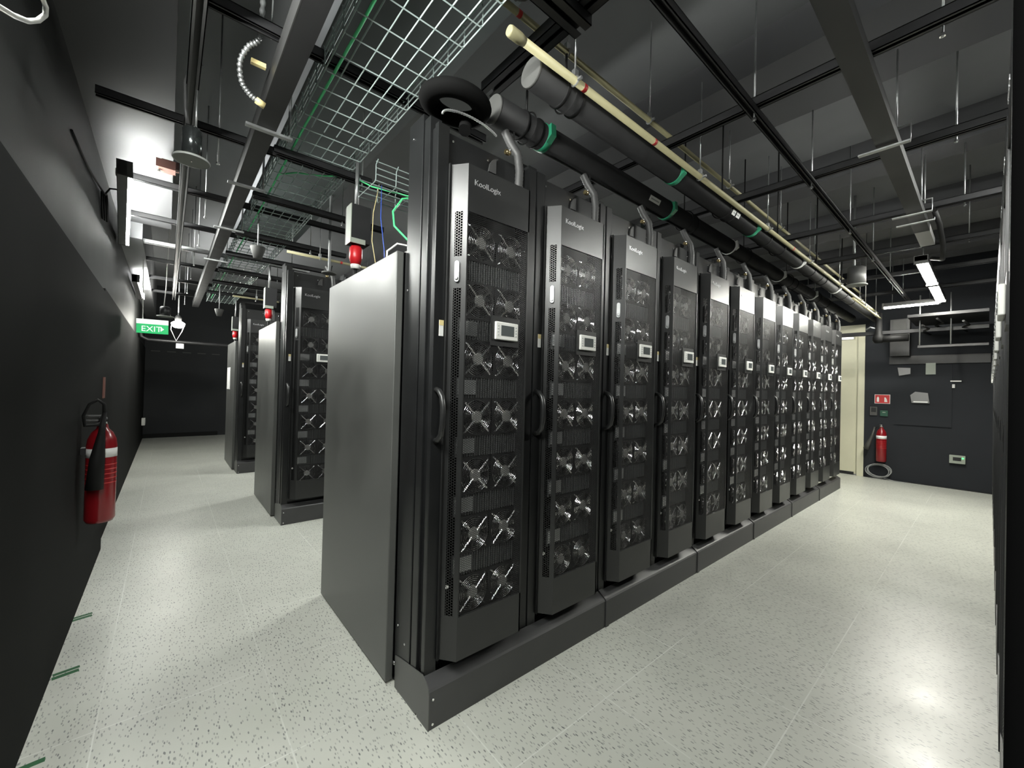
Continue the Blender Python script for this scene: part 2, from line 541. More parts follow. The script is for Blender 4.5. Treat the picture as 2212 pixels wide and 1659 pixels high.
def make_rack():
    R = thing('cooling_rack', '', 'server rack')
    f = MB()
    # left post with its vertical lips and grooves
    f.box(0.002, 0.060, 0.070, 0.100, 0.19, 2.60).box(0.014, 0.060, 0.100, 0.140, 0.19, 2.60)
    f.box(0.000, 0.060, 0.140, 0.192, 0.17, 2.66).box(0.016, 0.060, 0.192, 0.206, 0.17, 2.66)
    f.box(0.000, 0.060, 0.206, 0.345, 0.15, 2.70)
    f.box(0.545, 0.600, 0.075, 0.345, 0.19, 2.60)
    f.box(0.060, 0.545, 0.110, 0.345, ZT + 0.01, 2.60)
    f.box(0.060, 0.545, 0.110, 0.345, 0.19, 0.26)
    f.box(0.060, 0.545, 0.250, 0.345, 0.26, ZT + 0.01)
    fr_ = f.build('frame', M_FRAME, R, bevel=0.003)
    sc = MB()
    for (x, z) in ((0.10, 2.565), (0.30, 2.555), (0.52, 2.545)):
        sc.lathe([(0.006, 0), (0.005, -0.004)], (x, 0.109, z), 8, 'y')
    sc.build('header_screw', M_CHROME, fr_)
    b = MB().box(0.004, 0.596, 0.36, 1.43, 0.02, 2.10)
    b.box(0.02, 0.58, 0.345, 0.36, 0.1, 2.09)
    b.build('cabinet_body', M_FRAME, R, bevel=0.004)
    # door: bevelled box with window openings
    d = MB()
    y1 = 0.066
    zt0, zb0 = 2.22, 0.435
    xa, xb, xc = 0.068, 0.118, 0.487
    # front face borders
    d.box(xa + 0.05, xc, 0, 0.012, zt0, ZT)
    d.box(xa + 0.05, xc, 0, 0.012, ZB, zb0)
    d.box(xb, xb + 0.006, 0, 0.012, zb0, zt0)
    d.box(xc - 0.008, xc, 0, 0.066, ZB, ZT)
    d.box(xb, xc, 0.012, 0.066, ZT - 0.012, ZT)
    d.box(xb, xc, 0.012, 0.066, ZB, ZB + 0.012)

    def bq(t0, t1, z0, z1):
        p = lambda t, z: (xa + (xb - xa) * t, y1 * (1 - t), z)
        d.quad(p(t0, z0), p(t1, z0), p(t1, z1), p(t0, z1))
    m0, m1 = 0.30, 0.76
    bq(0, m0, ZB, ZT)
    bq(m1, 1, ZB, ZT)
    bands = [(0.44, 1.88), (2.02, 2.22)]
    bq(m0, m1, ZB, 0.44)
    bq(m0, m1, 1.88, 2.02)
    bq(m0, m1, 2.22, ZT)
    d.prism([(xa, y1), (xa - 0.012, y1), (xa - 0.012, y1 - 0.012), (xa, y1 - 0.006)], 'z', ZB, ZT)
    n = len(d.v)
    for z in (ZB, ZT):
        d.v += [(xa, y1, z), (xb, 0, z), (xb, y1, z)]
    d.face((n, n + 1, n + 2))
    d.face((n + 3, n + 5, n + 4))
    D = d.build('door', M_DOOR, R)
    # perforated sheets
    s = MB()
    s.quad((xb + 0.006, 0.004, zb0), (xc - 0.008, 0.004, zb0), (xc - 0.008, 0.004, zt0), (xb + 0.006, 0.004, zt0),
           [(0, 0), (0.355, 0), (0.355, zt0 - zb0), (0, zt0 - zb0)])
    s.build('perforated_window', M_MESH, D)
    s = MB()
    L = math.hypot(xb - xa, y1)
    for z0, z1 in bands:
        p = lambda t, z: (xa + (xb - xa) * t, y1 * (1 - t), z)
        s.quad(p(m0, z0), p(m1, z0), p(m1, z1), p(m0, z1), [(0, 0), (L * (m1 - m0), 0), (L * (m1 - m0), z1 - z0), (0, z1 - z0)])
    s.build('perforated_strip', M_MESHB, D)
    # logo
    text_mesh('logo', 'KoolLogix', 0.036, M_SILVER, D, (0.150, -0.001, 2.345), (PI / 2, 0, 0))
    # latch on the bevel
    ang = math.atan2(-y1, xb - xa)
    la = MB()
    pts = []
    for i in range(9):
        a = PI * i / 8
        pts.append((0.012 * math.cos(a), 0.036 + 0.012 * math.sin(a)))
    for i in range(9):
        a = PI + PI * i / 8
        pts.append((0.012 * math.cos(a), -0.036 + 0.012 * math.sin(a)))
    la.prism(pts, 'y', -0.010, 0.0)
    la.lathe([(0.009, -0.010), (0.008, -0.016)], (0, 0, -0.030), 12, 'y')
    la.build('latch', M_GALV, D, loc=((xa + xb) / 2 + 0.0015, y1 / 2, 1.952), rot=(0, 0, ang), bevel=0.002)
    # display
    dp = MB().box(0.262, 0.432, -0.004, 0.0035, 1.640, 1.778).build('display_plate', M_DOOR, D)
    MB().box(0.279, 0.415, -0.018, -0.004, 1.668, 1.752).build('display_bezel', M_WHITE, R, bevel=0.004)
    bz = R_last()
    MB().box(0.310, 0.388, -0.0195, -0.0175, 1.688, 1.736).build('display_screen', M_LCD, bz)
    bt = MB()
    for sx in (0.293, 0.401):
        for q in range(4):
            bt.lathe([(0.0035, 0), (0.003, -0.0025)], (sx, -0.018, 1.69 + q * 0.014), 8, 'y')
    bt.build('display_button', M_CABG, bz)
    # pull handle on the left post
    h = MB()
    path = [(0.026, 0.075, 1.205), (0.026, 0.045, 1.212), (0.026, 0.022, 1.235), (0.026, 0.012, 1.28), (0.026, 0.010, 1.32), (0.026, 0.012, 1.36), (0.026, 0.022, 1.40), (0.026, 0.045, 1.423), (0.026, 0.075, 1.430)]
    h.tube(path, 0.0125, 10)
    h.build('pull_handle', M_RUB if False else M_DOOR, R)
    # warning sticker
    st = MB().box(0.030, 0.052, 0.0675, 0.0695, 1.665, 1.735).build('sticker', M_LABEL, R)
    MB().box(0.030, 0.052, 0.0665, 0.0675, 1.712, 1.735).build('sticker_header', M_TAPEY, st)
    # finned coil between the fans
    c = MB()
    c.box(0.125, 0.52, 0.150, 0.158, 0.35, 2.30)
    fin = MB()
    for i in range(6):
        z = (FANZ[i] + FANZ[i + 1]) / 2
        c.box(0.125, 0.505, 0.072, 0.078, z - 0.048, z + 0.048)
        for q in range(26):
            x = 0.132 + q * 0.0143
            fin.box(x, x + 0.004, 0.062, 0.072, z - 0.046, z + 0.046)
    c.build('baffle', M_BLACK, R)
    fin.build('coil_fins', M_FIN, R)
    g = MB()
    for i in range(5):
        z = (FANZ[i] + FANZ[i + 1]) / 2
        g.box(0.128, 0.225, 0.056, 0.061, z - 0.030, z + 0.036)
    g.build('bracket', M_GALV, R)
    MB().lathe([(0.009, 0), (0.008, -0.004)], (0.092, 0.050, 0.56), 12, 'y').build('indicator_lamp', M_WHITE, R)
    # fans
    me = None
    for zi, z in enumerate(FANZ):
        for x in FANX:
            if me is None:
                fb = MB()
                hw = 0.086
                # square housing with a round throat
                k = 24
                for (ya, yb_) in ((0.058, 0.092),):
                    for j in range(k):
                        a0, a1 = 2 * PI * j / k, 2 * PI * (j + 1) / k

                        def sq(a):
                            cx, cz = math.cos(a), math.sin(a)
                            mm_ = max(abs(cx), abs(cz))
                            return cx / mm_ * hw, cz / mm_ * hw
                        r_ = 0.078
                        p0, p1 = sq(a0), sq(a1)
                        q0, q1 = (r_ * math.cos(a0), r_ * math.sin(a0)), (r_ * math.cos(a1), r_ * math.sin(a1))
                        fb.quad((q0[0], ya, q0[1]), (p0[0], ya, p0[1]), (p1[0], ya, p1[1]), (q1[0], ya, q1[1]))
                        fb.quad((q0[0], ya, q0[1]), (q1[0], ya, q1[1]), (q1[0], yb_, q1[1]), (q0[0], yb_, q0[1]))
                for j in range(7):
                    a0 = 2 * PI * j / 7
                    a1 = a0 + 0.62
                    fb.quad((0.026 * math.cos(a0), 0.064, 0.026 * math.sin(a0)), (0.074 * math.cos(a0 + .15), 0.062, 0.074 * math.sin(a0 + .15)),
                            (0.074 * math.cos(a1 + .15), 0.088, 0.074 * math.sin(a1 + .15)), (0.026 * math.cos(a1), 0.088, 0.026 * math.sin(a1)))
                fo = fb.build('fan', M_BLACK, R, loc=(x, 0, z))
                gu = MB()
                for rr in (0.034, 0.043, 0.052, 0.061, 0.070, 0.079):
                    gu.ring((0, 0.049, 0), (0, 1, 0), rr, 0.0013, 28, 3)
                for j in range(4):
                    a = PI / 4 + j * PI / 2
                    for off in (-0.0022, 0.0022):
                        cx, cz = math.cos(a), math.sin(a)
                        gu.tube([(0.020 * cx - off * cz, 0.047, 0.020 * cz + off * cx), (0.096 * cx - off * cz, 0.047, 0.096 * cz + off * cx), (0.104 * cx - off * cz, 0.056, 0.104 * cz + off * cx)], 0.0015, 4)
                g_ = gu.build('wire_guard', M_CHROME, fo)
                h_ = MB().lathe([(0.029, 0.056), (0.029, 0.050), (0.024, 0.048)], (0, 0, 0), 16, 'y').build('fan_hub', M_HUB, fo)
                me, mg, mh = fo, g_, h_
            else:
                fo = me.copy(); COL.objects.link(fo); fo.location = (x, 0, z)
                for c_ in (mg, mh):
                    c2 = c_.copy(); COL.objects.link(c2); c2.parent = fo
    # hose and brass valve on the top
    h = MB()
    path, rad = [], []
    ctrl = [Vector((0.435, 0.030, 2.435)), Vector((0.437, 0.028, 2.52)), Vector((0.430, 0.035, 2.60)), Vector((0.400, 0.060, 2.66)), Vector((0.375, 0.075, 2.715))]
    N = 36
    for i in range(N + 1):
        t = i / N * (len(ctrl) - 1)
        a = min(int(t), len(ctrl) - 2)
        u = t - a
        path.append(ctrl[a].lerp(ctrl[a + 1], u))
        rad.append(0.0195 + (0.0025 if i % 2 else 0))
    h.tube(path, 0.03, 12, radii=rad)
    h.build('supply_hose', M_HOSE, R)
    v = MB().tube([(0.385, 0.05, 2.60), (0.415, 0.06, 2.66), (0.43, 0.07, 2.73)], 0.006, 8)
    vv = v.build('valve_lever', M_CHROME, R)
    MB().lathe([(0.012, -0.018), (0.014, -0.006), (0.011, 0.010)], (0.38, 0.05, 2.60), 10, 'x').build('brass_tip', M_BRASS, vv)
    MB().prism([(0.30, 2.50), (0.345, 2.50), (0.345, 2.575), (0.325, 2.565), (0.308, 2.54)], 'y', 0.098, 0.108).build('valve_bracket', M_HOSE, R)
    return R


def R_last():
    return [o for o in bpy.data.objects if o.name.startswith('display_bezel')][0]


proto = make_rack()
kids = kidmap()
used = [False]


def place_rack(x, y, rz, label, group, side=None):
    if not used[0]:
        r = proto
        used[0] = True
    else:
        r = copy_tree(proto, kids)
    r.location = (x, y, 0)
    r.rotation_euler = (0, 0, rz)
    r['label'] = label
    r['group'] = group
    if side:
        p = MB().box(-0.035, 0.003, 0.378, 1.45, 0.012, 2.10)
        s_ = p.build('side_panel', M_SIDE, r, bevel=0.004)
        q = MB()
        q.box(0.004, 0.02, 0.345, 0.378, 0.02, 2.10)
        q.build('edge_strip', M_FRAME, r)
        sc = MB()
        for (y_, z_) in ((0.325, 0.30), (0.25, 0.245), (0.30, 2.62), (0.32, 1.9)):
            sc.lathe([(0.006, 0), (0.005, -0.004)], (0.0, y_, z_), 8, 'x')
        sc.lathe([(0.010, 0), (0.009, -0.006)], (0.004, 0.362, 0.10), 8, 'x')
        sc.build('side_screw', M_CHROME, r)
    return r


G1 = 'cooling racks of the long front row'
for k in range(12):
    if k == 0:
        lab = 'black rack at the near corner of the front row with full side panel showing'
    elif k == 11:
        lab = 'black fan-door rack at the far end of the front row beside the cream door'
    else:
        lab = 'black fan-door rack, %s from the near corner in the long front row' % ORD[k]
    place_rack(0.11 + 0.6 * k, 0.0, 0, lab, G1, side=(k == 0))
for k in range(3):
    place_rack(0.155 + 0.6 * k, 3.105, 0, ['black rack at the aisle end of the middle row with a grey side panel', 'black rack second from the aisle in the middle row, hidden mostly by the front row', 'black rack third from the aisle in the middle row, hidden by the front row'][k], 'cooling racks of the middle row', side=(k == 0))
for k in range(2):
    place_rack(0.11 + 0.6 * k, 6.085, 0, ['black rack at the aisle end of the third row with paper on its side', 'black rack second from the aisle in the third row'][k], 'cooling racks of the third row', side=(k == 0))
for k in range(12):
    # opposite row, facing the front row across the aisle
    place_rack(0.72 + 0.6 + 0.6 * k, -1.524, PI, 'black rack seen edge-on in the right-hand row, %s from camera' % ORD[k], 'cooling racks of the right-hand row seen edge-on')


# ------------------------------------------------------------------ plinth covers
def plinth(x0, x1, y, label, group, end=False, flip=False, lip=True):
    if flip:
        T = thing('plinth_cover', label, 'plinth', (x1, y, 0), PI, group)
    else:
        T = thing('plinth_cover', label, 'plinth', (x0, y, 0), 0, group)
    L = x1 - x0
    prof = [(0.010, 0), (0.010, 0.158), (0.017, 0.166), (0.067, 0.196), (0.067, 0)]
    b = MB().prism(prof, 'x', 0.0 if end else 0.034, L)
    if not end:
        prof2 = [(0.004, 0), (0.004, 0.160), (0.012, 0.170), (0.062, 0.203), (0.066, 0.203), (0.066, 0)]
        b2 = MB().prism(prof2, 'x', 0.003, 0.034)
        b2.build('joint_strip', M_PLINTH, T)
    b.build('cover_panel', M_PLINTH, T)
    if end:
        pr = [(0.008, 0), (0.008, 0.150), (0.014, 0.170), (0.035, 0.190), (0.07, 0.205), (0.30, 0.16), (0.335, 0.15), (0.335, 0), (0.12, 0), (0.12, 0.012), (0.11, 0.012), (0.11, 0.0)]
        MB().prism(pr, 'x', -0.005, -0.001).build('end_plate', M_SIDE, T)
        sc = MB()
        for z in (0.022, 0.125):
            sc.lathe([(0.006, 0), (0.005, -0.004)], (0.016, 0.010, z), 8, 'y')
        sc.build('screw', M_CHROME, T)
    return T


for j in range(6):
    plinth(0.11 + 1.2 * j, 0.11 + 1.2 * (j + 1) + (0.02 if j == 5 else 0), 0.003,
           ['charcoal plinth cover under the near corner rack of the front row', 'charcoal plinth cover, second from the near corner of the front row', 'charcoal plinth cover, third from the near corner of the front row', 'charcoal plinth cover, fourth from the near corner of the front row', 'charcoal plinth cover, fifth from the near corner of the front row', 'charcoal plinth cover at the far end of the front row near the cream door'][j],
           'plinth covers of the front row', end=(j == 0))
plinth(0.155, 1.355, 3.108, 'black plinth cover under the aisle end of the middle row', 'plinth covers of the rear rows', end=True)
plinth(0.11, 1.31, 6.088, 'black plinth cover under the aisle end of the third row', 'plinth covers of the rear rows', end=True)
for j in range(6):
    plinth(0.72 + 1.2 * j, 0.72 + 1.2 * (j + 1), -1.527, 'black plinth cover of the right-hand row seen edge-on, %s from the camera' % ORD[j], 'plinth covers of the right-hand row', end=False, flip=True)

# ------------------------------------------------------------------ overhead struts and rods
def strut_x(y, z, x0, x1, label, group, m=M_STRUT, w=0.041, h=0.041, name='strut_channel'):
    b = MB()
    b.box(x0, x1, y - w / 2, y + w / 2, z + h - 0.004, z + h)
    b.box(x0, x1, y - w / 2, y - w / 2 + 0.004, z, z + h).box(x0, x1, y + w / 2 - 0.004, y + w / 2, z, z + h)
    b.box(x0, x1, y - w / 2, y - 0.011, z, z + 0.004).box(x0, x1, y + 0.011, y + w / 2, z, z + 0.004)
    return tag(b.build(name, m), label, 'strut', group)


def strut_y(x, z, y0, y1, label, group, m=M_STRUT, w=0.041, h=0.041, name='strut_channel'):
    b = MB()
    b.box(x - w / 2, x + w / 2, y0, y1, z + h - 0.004, z + h)
    b.box(x - w / 2, x - w / 2 + 0.004, y0, y1, z, z + h).box(x + w / 2 - 0.004, x + w / 2, y0, y1, z, z + h)
    b.box(x - w / 2, x - 0.011, y0, y1, z, z + 0.004).box(x + 0.011, x + w / 2, y0, y1, z, z + 0.004)
    return tag(b.build(name, m), label, 'strut', group)


def rod(x, y, z0, z1, label, group=None, r=0.005, m=M_GALV):
    T = thing('threaded_rod', label, 'rod', (x, y, z0), 0, group)
    MB().tube([(0, 0, 0), (0, 0, z1 - z0)], r, 6).build('shaft', m, T)
    MB().lathe([(0.011, 0.0), (0.011, 0.012)], (0, 0, 0.004), 6, 'z', False).build('nut', M_CHROME, T)
    return T


strut_x(-0.65, 2.955, 0.2, 8.6, 'long dark strut running the length of the front aisle above the yellow pipes', 'long aisle struts', M_GREYST)
YS = [0.50, 1.64, 2.74, 3.98, 5.12, 6.3, 7.5]
for i, x in enumerate(YS):
    strut_y(x, 2.998, -2.2, 0.25 if i == 0 else 0.9, 'black cross strut over the front aisle, %s from the camera' % ORD[i], 'cross struts over the front aisle', w=0.085 if i == 0 else 0.05, h=0.05)
strut_x(-0.37, 2.95, -0.25, 0.54, 'short black strut meeting the nearest cross strut at the top of the photo', 'cross struts over the front aisle', w=0.09, h=0.045)
for i, x in enumerate(YS[1:]):
    rod(x, -0.65, 2.93, ZC if not 2.05 < x < 2.75 else 3.5, 'rod hanging where long and cross struts meet, %s from the camera' % ORD[i], 'rods of the long aisle strut')
for i, x in enumerate(YS[1:5]):
    rod(x + 0.09, -1.35, 2.99, 3.5 if (2.05 < x + .09 < 2.75 or 3.98 < x + .09 < 4.25) else ZC, 'threaded rod at the right end of a cross strut, %s from the camera' % ORD[i], 'rods right of the trunking')
# struts over the left aisle
strut_y(-0.70, 2.90, -0.6, 8.2, 'dark strut over the left aisle, the one nearer the left wall', 'long left-aisle struts', M_GREYST, w=0.05, h=0.05)
LY = [0.55, 1.61, 2.73, 3.67, 4.60, 5.46, 6.65, 7.9]
for i, y in enumerate(LY):
    strut_x(y, 2.955, -1.09, 0.7, 'black cross strut over the left aisle, %s from the camera' % ORD[i], 'cross struts over the left aisle', M_GALV if i in (4,) else M_STRUT, w=0.041, h=0.045)
for i, y in enumerate(LY[1:]):
    rod(-0.55, y + 0.05, 2.80, ZC, 'threaded rod over the left aisle beside the dark trunking, %s from the camera' % ORD[i], 'rods over the left aisle')
# grey-black steel trunk over the left aisle
T = thing('cable_trunking', 'wide dark trunking running down the left aisle beside the wire tray', 'trunking', (-0.37, -0.9, 2.86))
MB().box(-0.045, 0.045, 0, 9.4, 0, 0.09).build('trunk_body', M_STRUT, T)
MB().box(-0.050, -0.044, 0, 9.4, 0.0, 0.10).build('trunk_lip', M_GREYST, T)
for i, y in enumerate((1.15, 2.0, 3.1, 4.4)):
    Bk = thing('trunking_hanger', 'zinc strap hanger under the dark left-aisle trunking, %s from the camera' % ORD[i], 'bracket', (-0.37, y, 2.85), 0, 'strap hangers of the left trunking')
    MB().box(-0.10, 0.13, -0.015, 0.015, -0.004, 0.009).build('strap', M_GALV, Bk)
    MB().tube([(0.115, 0, 0), (0.115, 0, 0.35)], 0.008, 6).build('hanger_rod', M_GALV, Bk)
# tall white-grey duct side behind the wire tray
tag(MB().box(-0.15, 0.52, -0.7, 4.6, 3.34, 3.72).build('air_duct', mat('duct grey green', (0.034, 0.041, 0.04), 0.5, noise=0.1, nscale=4)), 'large grey-green duct above the near wire tray', 'duct')
tag(MB().box(-0.185, -0.15, -0.7, 4.6, 3.33, 3.36).build('duct_flange', mat('pale flange', (0.32, 0.33, 0.35), 0.6)), 'pale grey flange along the left edge of the large duct', 'flange')

# ------------------------------------------------------------------ wire trays
def wire_tray(name, x0, x1, z, y0, y1, hgt, label, group, axis='y'):
    T = thing(name, label, 'cable tray', (0, 0, 0), 0, group)
    b = MB()
    r = 0.0034
    n = int(round((x1 - x0) / 0.068))

    def P(a, l, zz):
        return (a, l, zz) if axis == 'y' else (l, a, zz)
    for i in range(n + 1):
        a = x0 + (x1 - x0) * i / n
        b.tube([P(a, y0, z), P(a, y1, z)], r, 4)
    for a in (x0, x1):
        for q in range(1, 4):
            b.tube([P(a, y0, z + hgt * q / 3), P(a, y1, z + hgt * q / 3)], r, 4)
    b.build('long_wires', M_ZINC, T)
    c = MB()
    m_ = int((y1 - y0) / 0.133)
    for i in range(m_ + 1):
        l = y0 + 0.133 * i
        off = 0.012
        c.tube([P(x0 - 0.006, l + off, z + hgt + 0.014), P(x0 - 0.004, l, z + hgt * 0.8), P(x0 - 0.004, l, z + 0.008), P(x0 + 0.008, l, z - 0.004), P(x1 - 0.008, l, z - 0.004), P(x1 + 0.004, l, z + 0.008), P(x1 + 0.004, l, z + hgt * 0.8), P(x1 + 0.006, l + off, z + hgt + 0.014)], r, 4)
    c.build('cross_wires', M_ZINC, T)
    return T


wire_tray('wire_cable_tray', -0.238, 0.172, 2.90, -0.95, 1.02, 0.10, 'zinc wire basket tray with a green cable, the near length above the first rack', 'wire trays over the left aisle')
wire_tray('wire_cable_tray', -0.238, 0.172, 2.905, 1.06, 3.10, 0.10, 'zinc wire basket tray, second length along the left aisle', 'wire trays over the left aisle')
wire_tray('wire_cable_tray', -0.238, 0.172, 2.90, 3.14, 5.6, 0.10, 'zinc wire basket tray, third length along the left aisle', 'wire trays over the left aisle')
wire_tray('wire_cable_tray', -0.238, 0.172, 2.905, 5.64, 7.9, 0.10, 'zinc wire basket tray, farthest length along the left aisle', 'wire trays over the left aisle')
wire_tray('wire_cable_tray', 1.00, 1.30, 2.72, 0.20, 1.2, 0.12, 'short zinc wire tray branching off towards the back of the first rack', 'wire trays over the left aisle', axis='x')
UT = [1.35, 2.14, 3.16, 4.0, 4.85, 5.7, 6.6]
for i, y in enumerate(UT):
    strut_x(y, 2.84, -0.30, 0.72 if i else 0.3, 'black support strut under the wire tray, %s from the camera' % ORD[i], 'support struts under the wire tray', w=0.05, h=0.045)
    rod(0.36 if i else 0.24, y, 2.80, 3.34 if y < 1.9 else ZC, 'threaded rod right of the wire tray, %s from the camera' % ORD[i], 'rods of the tray supports', m=M_GALV)
# cables in the tray
tag(MB().tube([(-0.195, -0.95, 2.915), (-0.193, 0.2, 2.912), (-0.197, 1.2, 2.914), (-0.192, 2.4, 2.912), (-0.195, 4.0, 2.914), (-0.195, 7.5, 2.914)], 0.007, 8).build('green_cable', M_GCAB), 'bright green cable lying along the left edge of the wire tray', 'cable')
pts = []
cc = [(-0.19, 1.80, 2.925), (-0.1, 1.70, 2.93), (0.03, 1.62, 2.925), (0.14, 1.52, 2.92), (0.20, 1.38, 2.88), (0.26, 1.22, 2.78), (0.40, 1.10, 2.735), (0.60, 1.05, 2.733), (0.9, 1.03, 2.733)]
tag(MB().tube(cc, 0.005, 8).build('green_cable', M_GCAB), 'thin green cable crossing the tray and running into the branch tray', 'cable')
cc = [(0.50, 0.98, 2.70), (0.38, 1.00, 2.66), (0.31, 0.98, 2.55), (0.30, 0.93, 2.44), (0.36, 0.85, 2.34), (0.46, 0.76, 2.27), (0.58, 0.68, 2.22), (0.66, 0.62, 2.13)]
tag(MB().tube(cc, 0.007, 8).build('green_cable', M_GCAB), 'green cable looping down from the branch tray behind the first rack', 'cable')
tag(MB().tube([(0.16, 0.70, 2.11), (0.17, 0.72, 2.20), (0.22, 0.70, 2.25), (0.28, 0.66, 2.24), (0.30, 0.62, 2.11)], 0.006, 8).build('white_cable', M_WHITE), 'white cable arching out of the top of the first rack body', 'cable')
tag(MB().tube([(0.20, 0.82, 2.11), (0.21, 0.86, 2.25), (0.20, 0.90, 2.45), (0.24, 1.0, 2.70)], 0.0025, 6).build('blue_wire', M_BLUEW), 'thin blue wire rising from the first rack', 'wire')
tag(MB().tube([(0.16, 0.84, 2.11), (0.15, 0.90, 2.3), (0.18, 0.97, 2.5), (0.24, 1.05, 2.70)], 0.0025, 6).build('yellow_wire', M_TAPEY), 'thin yellow wire rising from the first rack', 'wire')

# ------------------------------------------------------------------ power drop boxes with red plugs
for i, (y, w) in enumerate(((1.20, 'first'), (4.30, 'middle-row'), (7.35, 'third-row'))):
    x = 0.14 if i != 1 else 0.16
    T = thing('tap_off_box', 'dark drop box with red plug hanging behind the %s rack' % w, 'power box', (x, y, 2.36), 0, 'drop boxes with red plugs')
    MB().box(-0.029, 0.095, -0.05, 0.07, 0.0, 0.24).build('box_body', M_BLACK, T)
    MB().box(-0.034, -0.029, -0.05, 0.04, -0.01, 0.24).build('side_plate', M_PALE, T)
    MB().box(-0.029, 0.06, -0.056, -0.051, -0.012, 0.02).build('bottom_plate', M_PALE, T)
    MB().tube([(0.02, 0.01, 0.24), (0.02, 0.01, 0.545)], 0.012, 6).build('hanger_rod', M_GALV, T)
    p = MB().lathe([(0.030, 0.0), (0.032, -0.02), (0.040, -0.03), (0.042, -0.09), (0.030, -0.135)], (0.02, 0.0, 0.0), 16)
    pl = p.build('red_plug', M_REDPL, T)
    MB().lathe([(0.029, -0.135), (0.031, -0.14), (0.028, -0.165)], (0.02, 0, 0), 16).build('plug_collar', M_WHITE, pl)
    MB().tube([(0.02, 0, -0.16), (0.022, 0.01, -0.22), (0.05, 0.03, -0.262)], 0.013, 8).build('power_cord', M_RUB, T)
# small white switch box pair at the branch tray
for i, z in enumerate((2.75, 2.58)):
    tag(MB().box(0.575, 0.625, 0.93, 0.96, z, z + 0.045).build('cable_tag', M_LABEL), ['upper white tag on the branch tray next to the first rack', 'lower white tag below the branch tray next to the first rack'][i], 'tag', 'white tags at the branch tray')

# ------------------------------------------------------------------ big chilled water pipes
def big_pipe(y, z, x0, x1, r, label, tx, lx):
    T = thing('chilled_water_pipe', label, 'pipe', (x0, y, z), 0, 'large black pipes over the front row')
    MB().lathe([(r, 0.0), (r, x1 - x0)], (0, 0, 0), 28, 'x').build('pipe_run', M_LAG, T)
    MB().lathe([(r * 0.99, -0.012), (r * 1.0, -0.004), (r * 1.0, 0.0)], (0, 0, 0), 28, 'x').build('end_cap', M_CAP, T)
    for q in (0.16, 0.26, 2.0, 2.75, 4.1, 4.6, 6.1):
        MB().lathe([(r + 0.001, 0), (r + 0.006, 0.004), (r + 0.006, 0.016), (r + 0.001, 0.02)], (q, 0, 0), 28, 'x').build('joint_band', M_LAG, T)
    for i, q in enumerate(tx):
        pts_ = []
        g = MB()
        for (dr, mm_) in ((0.003, 0),):
            g.lathe([(r + 0.0005, -0.02), (r + dr, -0.019), (r + dr, 0.019), (r + 0.0005, 0.02)], (q, 0, 0), 28, 'x')
        g.prism([(-r * 0.72, -r * 0.75), (-r * 1.28, -r * 0.35), (-r * 1.22, r * 0.55), (-r * 0.9, r * 0.5)], 'x', q - 0.018, q + 0.018)
        g.build('green_tape_tie' if i < 2 else 'strap', M_GREEN if i < 2 else M_LABEL, T)
    lb = MB().box(0, 0.13, -0.001, 0.001, -0.017, 0.017)
    lo = lb.build('pipe_label', M_LABEL, T, loc=(lx, -r * 0.90 - 0.002, -r * 0.42), rot=(math.radians(27), 0, 0))
    MB().box(0.015, 0.115, -0.002, -0.001, -0.004, 0.004).build('label_arrow', M_CABG, lo)
    for q in (0.21, 1.9, 3.1, 4.4, 5.6):
        hg = MB()
        hg.ring((q, 0, 0), (1, 0, 0), r + 0.010, 0.004, 24, 4)
        hg.tube([(q, 0, r + 0.012), (q, 0, ZC - z if q > 1 else 0.20)], 0.006, 6)
        hg.build('pipe_hanger', M_RUB, T)
    return T


big_pipe(0.085, 2.80, 0.425, 8.3, 0.067, 'large black pipe directly above the front-row doors with grey end cap', (0.33, 1.62, 2.75, 4.1, 5.4), 1.30)
big_pipe(-0.212, 2.795, 0.40, 8.6, 0.060, 'large black pipe beside the yellow pipes, the one nearer the aisle', (1.20, 2.45, 3.7, 5.2), 1.95)


# ------------------------------------------------------------------ yellow pipes
def yellow(y, z, x0, x1, r, label, cap, clamps, red, ctop=0.6):
    T = thing('yellow_pipe', label, 'pipe', (x0, y, z), 0, 'pale yellow pipes')
    MB().lathe([(r, 0), (r, x1 - x0)], (0, 0, 0), 16, 'x').build('pipe_run', M_YEL, T)
    if cap:
        MB().lathe([(r * 1.1, -0.02), (r * 1.28, -0.012), (r * 1.28, 0.035), (r * 1.02, 0.06)], (0, 0, 0), 16, 'x').build('end_cap', M_YEL, T)
    for q in red:
        MB().lathe([(r + 0.0003, 0), (r + 0.0008, 0.001), (r + 0.0008, 0.020), (r + 0.0003, 0.021)], (q, 0, 0), 16, 'x').build('red_band', M_REDD, T)
    for q in clamps:
        c = MB()
        c.ring((q, 0, 0), (1, 0, 0), r + 0.004, 0.004, 16, 5)
        c.box(q - 0.012, q + 0.012, -0.01, 0.01, r, r + 0.03)
        c.lathe([(0.008, 0), (0.008, 0.02)], (q, -r - 0.022, -0.004), 6, 'y', False)
        cp = c.build('pipe_clamp', M_GALV, T)
        MB().tube([(q, 0, r + 0.03), (q, 0, ctop)], 0.004, 6).build('clamp_rod', M_GALV, cp)
    return T


